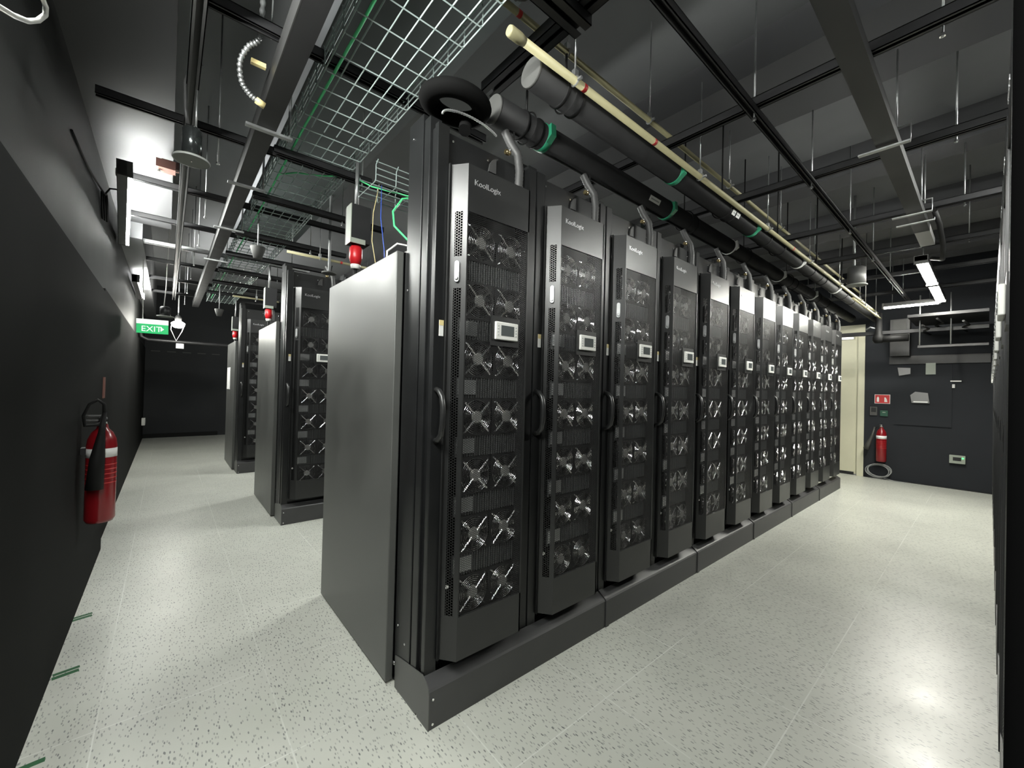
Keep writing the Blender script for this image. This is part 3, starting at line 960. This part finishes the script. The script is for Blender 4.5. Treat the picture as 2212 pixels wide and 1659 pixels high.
yellow(-0.302, 2.80, 0.212, 8.0, 0.0165, 'thick pale yellow pipe with red bands and capped end, lower of the two', True, (0.36, 1.55, 2.75, 3.95, 5.2, 6.4), (0.41, 1.0, 3.4))
yellow(-0.160, 3.066, 0.05, 7.6, 0.0145, 'thin pale yellow pipe running above the thick one', False, (0.62, 1.35, 2.5, 3.7, 4.9), (0.30, ))
yellow(-0.35, 2.70, 5.9, 7.9, 0.013, 'short pale yellow pipe below the far end of the big pipes', False, (0.8, 1.6), (), ctop=1.05)
T = yellow(0, 0, 0, 0.95, 0.013, 'short pale yellow pipe above the middle-row rack', False, (0.3, ), (0.5,), ctop=0.615)
T.location = (0.10, 2.95, 2.72)
T = yellow(0, 0, 0, 0.6, 0.012, 'short pale yellow pipe above the third-row rack', False, (0.3,), (), ctop=1.05)
T.location = (-0.05, 5.75, 2.70)

# ------------------------------------------------------------------ black hose loop on the corner rack
T = thing('hose_loop', 'thick black hose loop curled on top of the near corner rack', 'hose', (0.215, 0.10, 2.735))
b = MB()
pp = []
for i in range(40):
    a = 2 * PI * i / 40
    pp.append((0.125 * math.cos(a), 0.105 * math.sin(a), 0.006 * math.sin(a)))
b.tube(pp, 0.046, 14, closed=True)
b.v = [(x, y, z * 0.72) for x, y, z in b.v]
b.tube([(0.07, 0.03, -0.075), (0.09, 0.05, -0.02), (0.15, 0.09, 0.04), (0.22, 0.14, 0.10)], 0.03, 12)
b.build('hose', M_LOOP, T)
rr, pp = [], []
for i in range(61):
    t = i / 60
    a = PI * (0.15 + 0.9 * t)
    pp.append((0.02 + 0.15 * math.cos(a), -0.075 - 0.02 * math.sin(a), -0.125 + 0.030 * math.sin(a)))
    rr.append(0.0040 + (0.0015 if i % 2 else 0))
tag(MB().tube([(0.215 + p[0] + 0.02, 0.10 + p[1], 2.735 + p[2]) for p in pp], 0.01, 8, radii=rr).build('ribbed_conduit', M_GALV), 'short shiny ribbed conduit across the header of the corner rack', 'conduit')

# ------------------------------------------------------------------ right trunking, brackets, battens
T = thing('cable_trunking', 'dark grey trunking overhead on the right ending in a pale end', 'trunking', (-0.2, -1.09, 2.93))
MB().box(0, 4.55, -0.048, 0.048, 0, 0.06).build('trunk_body', M_GREYST, T)
MB().box(4.55, 5.05, -0.049, 0.049, -0.001, 0.061).build('pale_end', mat('pale trunk end', (0.5, 0.5, 0.48), 0.5), T)
for i, x in enumerate((2.45, 3.78, 4.02)):
    Bk = thing('u_bracket', 'zinc U-shaped bracket around the right trunking, %s from the camera' % ORD[i], 'bracket', (x, -1.09, 2.92), 0, 'U brackets of the right trunking')
    b = MB()
    b.tube([(-0.02, 0.13, -0.006), (-0.02, -0.10, -0.006), (-0.02, -0.10, 0.09), (-0.02, 0.02, 0.09)], 0.006, 6)
    b.box(-0.035, -0.005, -0.10, 0.13, -0.012, -0.004)
    b.build('bracket_bar', M_GALV, Bk)
    MB().tube([(-0.02, -0.04, 0.09), (-0.02, -0.04, 0.55)], 0.005, 6).build('bracket_rod', M_GALV, Bk)
tag(MB().tube([(3.95, -1.19, 2.97), (4.1, -1.21, 2.90), (4.35, -1.22, 2.78), (4.7, -1.20, 2.74), (4.85, -1.12, 2.80)], 0.018, 10).build('black_cable', M_RUB), 'black flexible cable drooping beside the pale end of the right trunking', 'cable')


M_LENSB = emit('boosted tube lens', (0.98, 0.99, 0.93), LAMP * 1.45)  # single lens of an unseen batten, strengthened to brighten the front floor


def batten(loc, rot, L, label, warm=False, strong=False, group='lit tube lights'):
    T = thing('tube_light', label, 'light', loc, 0, group)
    T.rotation_euler = rot
    MB().box(-L / 2, L / 2, -0.050, 0.050, 0.004, 0.06).build('housing', M_GREYST, T, bevel=0.004)
    pr = []
    for i in range(9):
        a = PI + PI * i / 8
        pr.append((0.042 * math.cos(a), 0.003 + 0.024 * math.sin(a)))
    le = MB().prism(pr, 'x', -L / 2 + 0.02, L / 2 - 0.02)
    le.build('lens', M_LENSB if strong else M_LENSW if warm else M_LENS, T)
    for xx in (-L / 2, L / 2 - 0.02):
        MB().box(xx, xx + 0.02, -0.052, 0.052, -0.022, 0.061).build('end_cover', M_CAP, T)
    return T


def hang(T_, xs, z1, top):
    for x in xs:
        MB().tube([(x, 0, z1), (x, 0, top)], 0.004, 6).build('suspension_rod', M_GALV, T_)


T = batten((5.65, -1.03, 2.83), (0, 0, 0), 1.25, 'bright tube light on the right running along the aisle, the nearer of its line', True)
hang(T, (-0.4, 0.4), 0.06, 0.19)
T = batten((6.95, -1.03, 2.83), (0, 0, 0), 1.25, 'bright tube light on the right running along the aisle, the farther of its line', True)
hang(T, (-0.4, 0.4), 0.06, 0.19)
T = batten((7.62, -0.72, 2.82), (0, 0, PI / 2), 0.62, 'bright tube light set crosswise at the far end of the front aisle', True)
hang(T, (-0.2, 0.2), 0.06, 0.93)
T = batten((8.2, 0.35, 2.60), (0, 0, PI / 2), 0.10, 'small bright lamp above the cream door, right one', True)
hang(T, (0,), 0.06, 1.15)
T = batten((7.9, 0.62, 2.60), (0, 0, PI / 2), 0.10, 'small bright lamp above the cream door, left one', True)
hang(T, (0,), 0.06, 1.15)
# left aisle lights
T = batten((-1.055, 3.30, 2.865), (math.radians(-92), 0, math.radians(93.5)), 2.0, 'bright tube light by the left wall, nearest lit one in view')
T = batten((-1.10, 6.9, 2.82), (math.radians(-92), 0, PI / 2), 1.6, 'bright tube light by the left wall beyond the first')
T = thing('lit_lamp', 'round bright lamp glowing between the exit sign and the wire tray', 'light', (-0.63, 8.0, 2.44))
MB().lathe([(0.05, -0.06), (0.09, -0.03), (0.10, 0.02), (0.06, 0.05)], (0, 0, 0), 20).build('glowing_globe', M_LENSW, T)
MB().lathe([(0.045, 0.05), (0.05, 0.12), (0.03, 0.16)], (0, 0, 0), 16).build('lamp_holder', M_GREYST, T)
MB().tube([(0, 0, 0.15), (0, 0, 1.31)], 0.01, 8).build('stem', M_GALV, T)
MB().tube([(-0.09, 0, 0.0), (-0.10, 0, -0.10), (-0.02, 0, -0.30), (0.06, 0, -0.12), (0.08, 0, -0.04)], 0.006, 6).build('hanging_wire', M_WHITE, T)
# unseen battens added out of view, placed for the light they give
T = batten((-0.95, -2.9, 2.85), (0, 0, PI / 2), 1.2, 'unseen tube light by the left wall behind the camera')
hang(T, (-0.4, 0.4), 0.06, 0.27)
T = batten((3.5, -1.92, 3.02), (0, 0, 0), 1.25, 'unseen tube light hanging above the right-hand row', strong=True)
hang(T, (-0.4, 0.4), 0.06, 0.73)
T = batten((-1.055, -0.58, 2.73), (math.radians(-72), 0, PI / 2), 1.9, 'tube light by the left wall beside the camera')
T = batten((2.6, -3.1, 2.85), (0, 0, 0), 1.2, 'tube light behind the right-hand row')
hang(T, (-0.4, 0.4), 0.06, 0.65)
T = batten((2.0, 2.35, 2.9), (0, 0, 0), 1.2, 'tube light between the front and middle rows')
hang(T, (-0.4, 0.4), 0.06, 0.85)
T = batten((2.2, 5.4, 2.9), (0, 0, 0), 1.2, 'tube light between the middle and third rows')
hang(T, (-0.4, 0.4), 0.06, 0.85)


# ------------------------------------------------------------------ pendants, detectors
def can(x, y, z, label, dr, cr, ch, m, group=None):
    T = thing('pendant_can', label, 'pendant fitting', (x, y, z), 0, group)
    MB().lathe([(dr, 0), (dr, 0.006), (dr * 0.96, 0.010)], (0, 0, 0), 32).build('face_disc', mat('grey disc', (0.26, 0.27, 0.25), 0.6), T)
    MB().ring((0, 0, 0.001), (0, 0, 1), dr * 0.97, 0.003, 32, 6).build('disc_rim', M_CABG, T)
    MB().lathe([(cr, 0.008), (cr, ch), (cr * 0.7, ch + 0.015)], (0, 0, 0), 24).build('can_body', m, T)
    MB().lathe([(0.004, 0.0), (0.003, -0.004)], (0, 0, 0), 8).build('centre_screw', M_CHROME, T)
    return T


M_CAN = mat('glossy dark can', (0.10, 0.11, 0.11), 0.18, metal=0.8)
T = can(-0.695, 1.08, 2.53, 'shiny dark cylinder with a grey disc face hanging over the left aisle', 0.076, 0.040, 0.150, M_CAN)
MB().tube([(-0.02, 0, 0.175), (-0.03, 0.0, 0.25), (-0.035, 0, 0.38), (-0.01, 0.0, 0.48), (0.03, 0, 0.50)], 0.008, 8).build('flex_cord', M_HOSE, T)
MB().tube([(0.012, 0, 0.17), (0.014, 0, 0.36)], 0.005, 8).build('support_rod', M_GALV, T)
T = can(5.25, -0.49, 2.72, 'dark grey cylinder pendant hanging above the front aisle near the far lights', 0.10, 0.085, 0.20, mat('grey can', (0.09, 0.09, 0.088), 0.45))
MB().tube([(-0.03, 0.02, 0.2), (-0.03, 0.02, ZC - 2.72)], 0.013, 8).build('support_rod', M_GALV, T)
T = can(-0.80, 6.1, 2.33, 'small dark cylinder pendant just above the exit sign', 0.10, 0.06, 0.13, M_STRUT)
MB().tube([(-0.02, 0, 0.13), (0.0, 0.0, 0.40), (0.02, 0, 1.42)], 0.006, 6).build('flex_cord', M_WHITE, T)


def detector(x, y, z, top, label, cone=False):
    T = thing('smoke_detector', label, 'detector', (x, y, z), 0, 'ceiling detectors over the rack rows')
    if cone:
        MB().lathe([(0.032, 0), (0.062, 0.10), (0.060, 0.108)], (0, 0, 0), 20).build('detector_head', M_CAP, T)
        zz = 0.108
    else:
        MB().lathe([(0.068, 0), (0.070, 0.012), (0.030, 0.022)], (0, 0, 0), 24).build('detector_head', M_CAP, T)
        zz = 0.02
    MB().tube([(0, 0, zz), (0, 0, top - z)], 0.014 if not cone else 0.006, 8).build('stem', M_CABG, T)
    return T


detector(0.455, 2.82, 2.545, 3.335, 'flat round pale detector hanging in front of the middle-row rack')
detector(-0.165, 2.79, 2.55, 2.98, 'pale cone-shaped fitting under the wire tray', True)
detector(-0.165, 6.3, 2.45, 2.9, 'small pale cone-shaped fitting far under the wire tray', True)
T = thing('junction_box', 'reddish brown junction box on the strut beside the grey ceiling panel', 'junction box', (-0.80, 2.45, 2.98))
MB().box(-0.06, 0.05, -0.05, 0.05, 0, 0.06).box(-0.03, 0.07, 0.0, 0.06, 0.03, 0.085).build('box_body', M_BROWN, T)
MB().lathe([(0.014, 0), (0.012, -0.012)], (-0.045, 0, 0), 12).build('gland', M_CHROME, T)

# silver ribbed conduit with yellow tape
T = thing('ribbed_conduit', 'shiny ribbed metal conduit bending into the dark left trunking', 'conduit', (0, 0, 0))
ctrl = [(-0.462, 0.66, 3.34), (-0.470, 0.66, 3.20), (-0.476, 0.66, 3.06), (-0.485, 0.665, 2.99), (-0.520, 0.68, 2.95), (-0.545, 0.71, 2.89), (-0.535, 0.75, 2.83), (-0.505, 0.77, 2.80), (-0.47, 0.78, 2.785)]
ctrl = [Vector(c) for c in ctrl]
P, Rr = [], []
N = 120
for i in range(N + 1):
    t = i / N * (len(ctrl) - 1)
    a = min(int(t), len(ctrl) - 2)
    u = t - a
    p0 = ctrl[max(a - 1, 0)]; p1 = ctrl[a]; p2 = ctrl[a + 1]; p3 = ctrl[min(a + 2, len(ctrl) - 1)]
    P.append(0.5 * ((2 * p1) + (p2 - p0) * u + (2 * p0 - 5 * p1 + 4 * p2 - p3) * u * u + (3 * p1 - p0 - 3 * p2 + p3) * u ** 3))
    Rr.append(0.0085 + (0.0035 if (i // 2) % 2 else 0))
MB().tube(P, 0.01, 10, radii=Rr).build('ribbed_tube', M_GALV, T)
MB().tube([(-0.472, 0.78, 2.785), (-0.435, 0.785, 2.775)], 0.0155, 12).build('yellow_tape_wrap', M_TAPEY, T)
MB().tube([(-0.43, 0.66, 3.33), (-0.435, 0.66, 3.02)], 0.004, 6).build('support_rod', M_GALV, T)
tag(MB().box(-0.49, -0.41, 0.645, 0.675, 3.33, ZC).build('conduit_bracket', M_STRUT), 'black bracket above the shiny ribbed conduit', 'bracket')
tag(MB().box(-0.50, -0.44, 0.74, 0.76, 2.93, 2.95).build('tape_tab', M_TAPEY), 'yellow tape tab beside the ribbed conduit', 'tape')

# ------------------------------------------------------------------ exit sign
T = thing('exit_sign', 'green and white EXIT sign hanging over the left aisle', 'sign', (-0.915, 5.5, 2.03))
T.rotation_euler = (0, math.radians(-1), 0)
MB().box(-0.155, 0.155, -0.012, 0.012, 0.0, 0.118).build('green_face', M_SIGNG, T)
MB().box(-0.155, 0.155, -0.014, 0.014, 0.118, 0.178).build('white_housing', M_SIGNW, T)
text_mesh('exit_lettering', 'EXIT', 0.098, M_SIGNW, T, (-0.112, -0.013, 0.024), (PI / 2, 0, 0))
MB().prism([(0.078, 0.030), (0.078, 0.090), (0.112, 0.060)], 'y', -0.015, -0.011).build('arrow', M_SIGNW, T)
MB().tube([(-0.095, 0, 0.178), (-0.095, 0, 0.93)], 0.006, 6).build('suspension_rod', M_WHITE, T)


# ------------------------------------------------------------------ fire extinguishers
def extinguisher(loc, rz, label, horn_front):
    T = thing('fire_extinguisher', label, 'fire extinguisher', loc, rz, 'red fire extinguishers')
    r = 0.070
    MB().lathe([(r * 0.86, 0), (r, 0.02), (r, 0.47), (r * 0.93, 0.51), (r * 0.7, 0.55), (0.028, 0.575), (0.024, 0.60)], (0, 0, 0), 28).build('cylinder', M_RED, T)
    MB().lathe([(r + 0.0008, 0.40), (r + 0.0008, 0.455)], (0, 0, 0), 28).build('white_label', M_LABEL, T)
    b = MB()
    for q in range(5):
        b.lathe([(r + 0.0006, 0.24 + q * 0.028), (r + 0.0006, 0.246 + q * 0.028)], (0, 0, 0), 28)
    b.build('text_bands', M_REDD, T)
    v = MB().lathe([(0.022, 0.60), (0.022, 0.64), (0.012, 0.655)], (0, 0, 0), 12)
    v.box(-0.10, 0.01, -0.010, 0.010, 0.650, 0.658).box(-0.085, 0.01, -0.010, 0.010, 0.622, 0.630)
    v.build('valve_handle', M_CHROME, T)
    # hose and horn
    if horn_front:
        hose = [(0.02, -0.02, 0.63), (-0.02, -0.05, 0.60), (-0.07, -0.07, 0.60), (-0.075, -0.085, 0.66), (-0.05, -0.095, 0.73), (-0.015, -0.10, 0.755), (0.012, -0.10, 0.73), (0.014, -0.10, 0.66)]
        horn = [((0.014, -0.10, 0.68), 0.011), ((0.005, -0.10, 0.56), 0.016), ((-0.010, -0.105, 0.40), 0.034), ((-0.018, -0.108, 0.22), 0.040)]
    else:
        hose = [(0.0, 0.01, 0.63), (-0.02, 0.06, 0.61), (-0.03, 0.09, 0.56)]
        horn = [((-0.03, 0.085, 0.60), 0.012), ((-0.035, 0.115, 0.45), 0.018), ((-0.04, 0.165, 0.30), 0.032), ((-0.045, 0.195, 0.20), 0.042)]
    MB().tube(hose, 0.0085, 10).build('hose', M_RUB, T)
    MB().tube([h[0] for h in horn], 0.01, 16, radii=[h[1] for h in horn]).build('discharge_horn', M_RUB if horn_front else mat('dark horn', (0.05, 0.05, 0.045), 0.5), T)
    MB().box(-0.03, 0.03, r - 0.004, r + 0.02, 0.42, 0.46).build('wall_bracket', M_BLACK, T)
    return T


extinguisher((-1.058, 2.08, 0.555), 0.0, 'red fire extinguisher with a black horn on the left wall', True)
o = [c for c in bpy.data.objects if c.name.startswith('wall_bracket')][0]
extinguisher((XE - 0.10, -0.27, 0.315), math.radians(0), 'red fire extinguisher with grey horn on the far right wall', False)
for c in bpy.data.objects:
    if c.name.startswith('wall_bracket'):
        c.rotation_euler = (0, 0, PI / 2 if c.parent.location.x < 0 else -PI / 2)

# ------------------------------------------------------------------ small wall items
XW = XE
T = thing('fire_sign', 'red sign with white extinguisher symbol on the far right wall', 'sign', (XW, -0.25, 1.33))
MB().box(-0.008, 0, -0.115, 0.09, 0, 0.16).build('sign_plate', M_LABEL, T)
MB().box(-0.010, -0.008, -0.108, 0.083, 0.007, 0.153).build('red_field', M_REDD, T)
g = MB().prism([(0.03, 0.03), (0.06, 0.03), (0.06, 0.10), (0.045, 0.125), (0.03, 0.10)], 'x', -0.012, -0.010)
g.prism([(-0.08, 0.03), (-0.04, 0.03), (-0.04, 0.11), (-0.055, 0.11), (-0.07, 0.085)], 'x', -0.012, -0.010)
g.build('white_symbol', M_LABEL, T)
T = thing('access_reader', 'grey access reader below the red fire sign', 'reader', (XW, -0.155, 1.115))
MB().box(-0.03, 0, -0.045, 0.055, 0, 0.155).build('reader_case', M_CAP, T, bevel=0.004)
MB().box(-0.033, -0.03, -0.030, 0.035, 0.06, 0.14).build('reader_screen', M_BLACK, T)
T = thing('push_button', 'small green wall box right of the access reader', 'switch', (XW, -0.29, 1.11))
MB().box(-0.03, 0, -0.05, 0.05, 0, 0.10).build('button_case', mat('deep green box', (0.02, 0.08, 0.05), 0.4), T)
MB().box(-0.032, -0.03, -0.02, 0.02, 0.06, 0.075).build('button_text', M_PALE, T)
T = thing('wall_controller', 'pale box with glowing green light low on the far right wall', 'controller', (XW, -1.165, 0.415))
MB().box(-0.05, 0, -0.09, 0.085, 0, 0.13).build('controller_case', M_PALE, T, bevel=0.004)
MB().box(-0.053, -0.05, -0.045, 0.045, 0.045, 0.10).build('controller_screen', M_BLACK, T)
MB().lathe([(0.012, 0), (0.010, -0.006)], (-0.05, -0.062, 0.09), 10, 'x').build('led', M_LED, T)
T = thing('paper_dispenser', 'grey glossy box in the middle of the far right wall', 'wall box', (XW, -0.74, 1.36))
MB().prism([(-0.11, 0), (0.10, 0), (0.12, 0.13), (0.06, 0.19), (-0.09, 0.17)], 'x', -0.06, -0.02).build('box_case', mat('grey glossy box', (0.22, 0.22, 0.22), 0.25), T)
MB().box(-0.063, -0.06, -0.09, 0.08, 0.01, 0.03).build('box_lip', M_LABEL, T)
tag(MB().box(XW - 0.05, XW - 0.0, -0.915, -0.80, 1.84, 2.03).build('thermostat', M_PALE), 'pale thermostat box high on the far right wall', 'thermostat')
tag(MB().prism([(-0.62, 1.85), (-0.48, 1.82), (-0.46, 1.96), (-0.62, 1.95)], 'x', XW - 0.07, XW - 0.021).build('wall_bracket_box', mat('grey glossy box', (0.22, 0.22, 0.22), 0.25)), 'grey angular box high on the far right wall, left of the thermostat', 'wall box')
tag(MB().box(XW - 0.03, XW - 0.0195, -1.20, -1.08, 1.72, 1.74).box(XW - 0.03, XW, -1.13, -1.10, 1.62, 1.68).build('wall_tag', M_LABEL), 'small white tag at the upper right corner of the black wall panel', 'tag')
# cable coil at the foot of the end wall
b = MB()
for q in range(4):
    pp = []
    for i in range(28):
        a = 2 * PI * i / 28
        pp.append((XE - 0.05 - 0.008 * q - 0.02 * (1 - math.sin(a)), -0.235 + 0.02 * math.sin(q * 1.7) + 0.155 * math.cos(a), 0.135 + 0.01 * q + 0.11 * math.sin(a)))
    b.tube(pp, 0.0055, 6, closed=True)
b.tube([(XE - 0.07, -0.30, 0.03), (XE - 0.10, -0.45, 0.007), (XE - 0.08, -0.58, 0.007)], 0.0055, 6)
tag(b.build('cable_coil', M_CABG), 'coil of grey cable on the floor against the far right wall', 'cable')
tag(MB().box(XLP, XLP + 0.006, 3.10, 3.22, 1.28, 1.45).build('wall_plate', mat('dull red plate', (0.22, 0.09, 0.07), 0.5)), 'narrow dull red plate on the left wall above the extinguisher', 'sign')
T = thing('wall_socket', 'white switch box low on the left wall near the back corner', 'socket', (XL + 0.03, 10.6, 0.42))
MB().box(0, 0.06, -0.09, 0.09, 0, 0.16).build('socket_case', M_WHITE, T, bevel=0.006)
MB().box(0.06, 0.066, -0.03, 0.03, 0.04, 0.12).build('rocker', M_CABG, T)
tag(MB().box(0.066, 0.073, 6.98, 7.40, 1.30, 1.68).build('paper_sheet', M_LABEL), 'white paper sheet stuck on the side of the third-row rack', 'paper')
# back wall: slotted vent, pipe
for i in range(5):
    x0 = -1.07 + i * 0.30
    tag(MB().box(x0, x0 + 0.17, YB - 0.012, YB, 2.125 , 2.145).build('vent_slot', M_CAP), '%s of five pale slots on the back wall, counted from the left' % ORD[i], 'vent', 'pale slots on the back wall')
tag(MB().tube([(-1.18, 8.9, 2.45), (-1.15, 8.9, 2.24), (-1.05, 8.9, 2.19), (-0.2, 8.9, 2.185), (0.9, 8.9, 2.18)], 0.035, 12).build('drain_pipe', M_STRUT), 'dark curved pipe crossing the left aisle below the exit sign', 'pipe')
tag(MB().box(-0.64, -0.52, 8.85, 8.93, 2.06, 2.155).build('speaker_box', M_LABEL), 'small white box hanging under the pipe near the back wall', 'box')
# black power cable coil by the left light
T = thing('cable_bundle', 'black cable drooping in a loop beside the nearest left wall light', 'cable', (0, 0, 0))
MB().tube([(-1.183, 1.7, 2.765), (-1.183, 1.95, 2.78), (-1.182, 2.3, 2.80), (-1.18, 2.75, 2.86), (-1.16, 3.0, 2.87)], 0.006, 8).build('lead', M_RUB, T)
b = MB()
for q in range(3):
    pp = []
    for i in range(20):
        a = 2 * PI * i / 20
        pp.append((-1.178 + 0.01 * q, 2.95 + 0.03 * q + 0.035 * math.cos(a) + 0.10 * (0.5 - 0.5 * math.sin(a)), 2.79 + 0.09 * math.sin(a)))
    b.tube(pp, 0.007, 8, closed=True)
b.tube([(-1.17, 3.0, 2.87), (-1.13, 2.9, 2.90), (-1.08, 2.85, 2.89)], 0.006, 8)
b.build('loop', M_RUB, T)
# white hoop near the camera on the left wall
pp = [(-0.99, -0.537, 2.003), (-0.99, -0.481, 2.029), (-0.99, -0.415, 2.061), (-0.99, -0.339, 2.099), (-0.99, -0.249, 2.15), (-0.99, -0.173, 2.203), (-0.99, -0.112, 2.257), (-0.99, -0.111, 2.277), (-0.99, -0.15, 2.272), (-0.99, -0.24, 2.237), (-0.99, -0.336, 2.19), (-0.99, -0.442, 2.124), (-0.99, -0.524, 2.056), (-0.99, -0.564, 2.003)]
T = thing('cable_hoop', 'pale cable hoop hanging near the left wall in the upper left corner', 'cable', (0, 0, 0))
MB().tube(pp, 0.0048, 8, closed=True).build('hoop', M_WHITE, T)
MB().tube([(-0.99, -0.524, 2.056), (-0.995, -0.53, 2.4), (-1.01, -0.54, 2.69)], 0.003, 6).build('hanging_wire', M_RUB, T)
# green tape marks on the floor by the left wall
for i, (x, y, lab) in enumerate(((-1.115, 2.02, 'pair of green tape strips on the floor by the left wall, farther one'), (-1.10, 1.40, 'green tape strip on the floor by the left wall, nearer the camera'), (-1.12, 0.80, 'green tape strip cut by the bottom edge of the photo'))):
    b = MB()
    b.box(-0.045, 0.045, -0.013, 0.012, 0, 0.0012)
    if i != 2:
        b.box(-0.04, 0.050, 0.022, 0.042, 0, 0.0012)
    tag(b.build('floor_tape', M_GREENT, loc=(x, y, 0), rot=(0, 0, math.radians((12, 10, 5)[i]))), lab, 'tape', 'green tape marks')

# ------------------------------------------------------------------ clutter over the far end of the aisle
strut_y(7.9, 2.20, -1.48, -0.78, 'grey strut of the square frame in front of the far right wall', 'far end frame struts', M_GREYST)
for i, y in enumerate((-0.80, -1.12)):
    rod(7.9, y, 2.20, 3.0, ['rod at the left corner of the far square frame', 'rod in the middle of the far square frame'][i], 'rods of the far square frame', r=0.009)
strut_y(8.1, 2.46, -1.48, 0.35, 'black strut in front of the top of the cream door', 'far end frame struts', M_STRUT, w=0.06, h=0.06)
tag(MB().box(8.86, 8.9, -1.5, -0.35, 2.02, 2.16).build('wall_ledge', M_GREYST), 'grey ledge on the far right wall under the square frame', 'ledge')
T = thing('valve_assembly', 'black valve and pipe drop at the end of the yellow pipe', 'valve', (8.0, -0.32, 2.42))
MB().lathe([(0.05, -0.10), (0.075, -0.06), (0.075, 0.0), (0.045, 0.04), (0.04, 0.38)], (0, 0, 0), 16).build('valve_body', M_RUB, T)
MB().lathe([(0.055, -0.05), (0.055, 0.34)], (0, -0.30, -0.04), 14, 'y').build('elbow', M_RUB, T)
MB().tube([(0, 0.03, 0.13), (-0.03, 0.10, 0.16), (-0.02, 0.16, 0.12)], 0.012, 8).build('lever', M_GALV, T)
T = thing('duct_drop', 'pale grey duct piece hanging before the far right wall', 'duct', (8.75, -0.52, 2.15))
MB().box(-0.1, 0.1, -0.10, 0.14, 0, 0.62).build('duct_body', M_GREYST, T)
MB().box(-0.105, -0.10, -0.06, 0.10, 0.25, 0.60).build('duct_plate', M_CAP, T)
tag(MB().box(7.5, 8.6, -1.48, -0.70, 2.62, 2.66).build('wire_shelf', M_STRUT), 'black flat tray under the crosswise light', 'tray')
for i, (y, z) in enumerate(((-1.0, 2.58), (-1.25, 2.52), (-0.85, 2.50))):
    tag(MB().tube([(7.55, y, z), (7.8, y - 0.05, z - 0.03), (8.2, y + 0.05, z - 0.02), (8.85, y, z)], 0.014, 8).build('black_cable', M_RUB), ['black cable under the far tray, left one', 'black cable under the far tray, right one', 'black cable under the far tray, lowest one'][i], 'cable', 'black cables under the far tray')
# cable over the corner at the top of the picture: black bag-like coil on the tray
T = thing('cable_bundle', 'black bundle of coiled cable at the top edge above the wire tray', 'cable', (0.13, -0.46, 2.87))
b = MB()
for q in range(5):
    pp = []
    for i in range(24):
        a = 2 * PI * i / 24
        pp.append((0.03 * math.cos(a + q) + 0.012 * q, 0.10 * math.cos(a), 0.03 + 0.012 * q + 0.09 * math.sin(a)))
    b.tube(pp, 0.012, 8, closed=True)
b.build('coils', M_RUB, T)
b = MB()
Rr = []
pp = []
for i in range(60):
    t = i / 59
    pp.append((-0.27 + 0.27 * t, -0.02 + 0.10 * t - 0.10 * math.sin(PI * t), 0.05 - 0.06 * math.sin(PI * t)))
    Rr.append(0.010 + (0.003 if i % 2 else 0))
b.tube(pp, 0.01, 8, radii=Rr)
b.build('ribbed_sleeve', M_RUB, T)
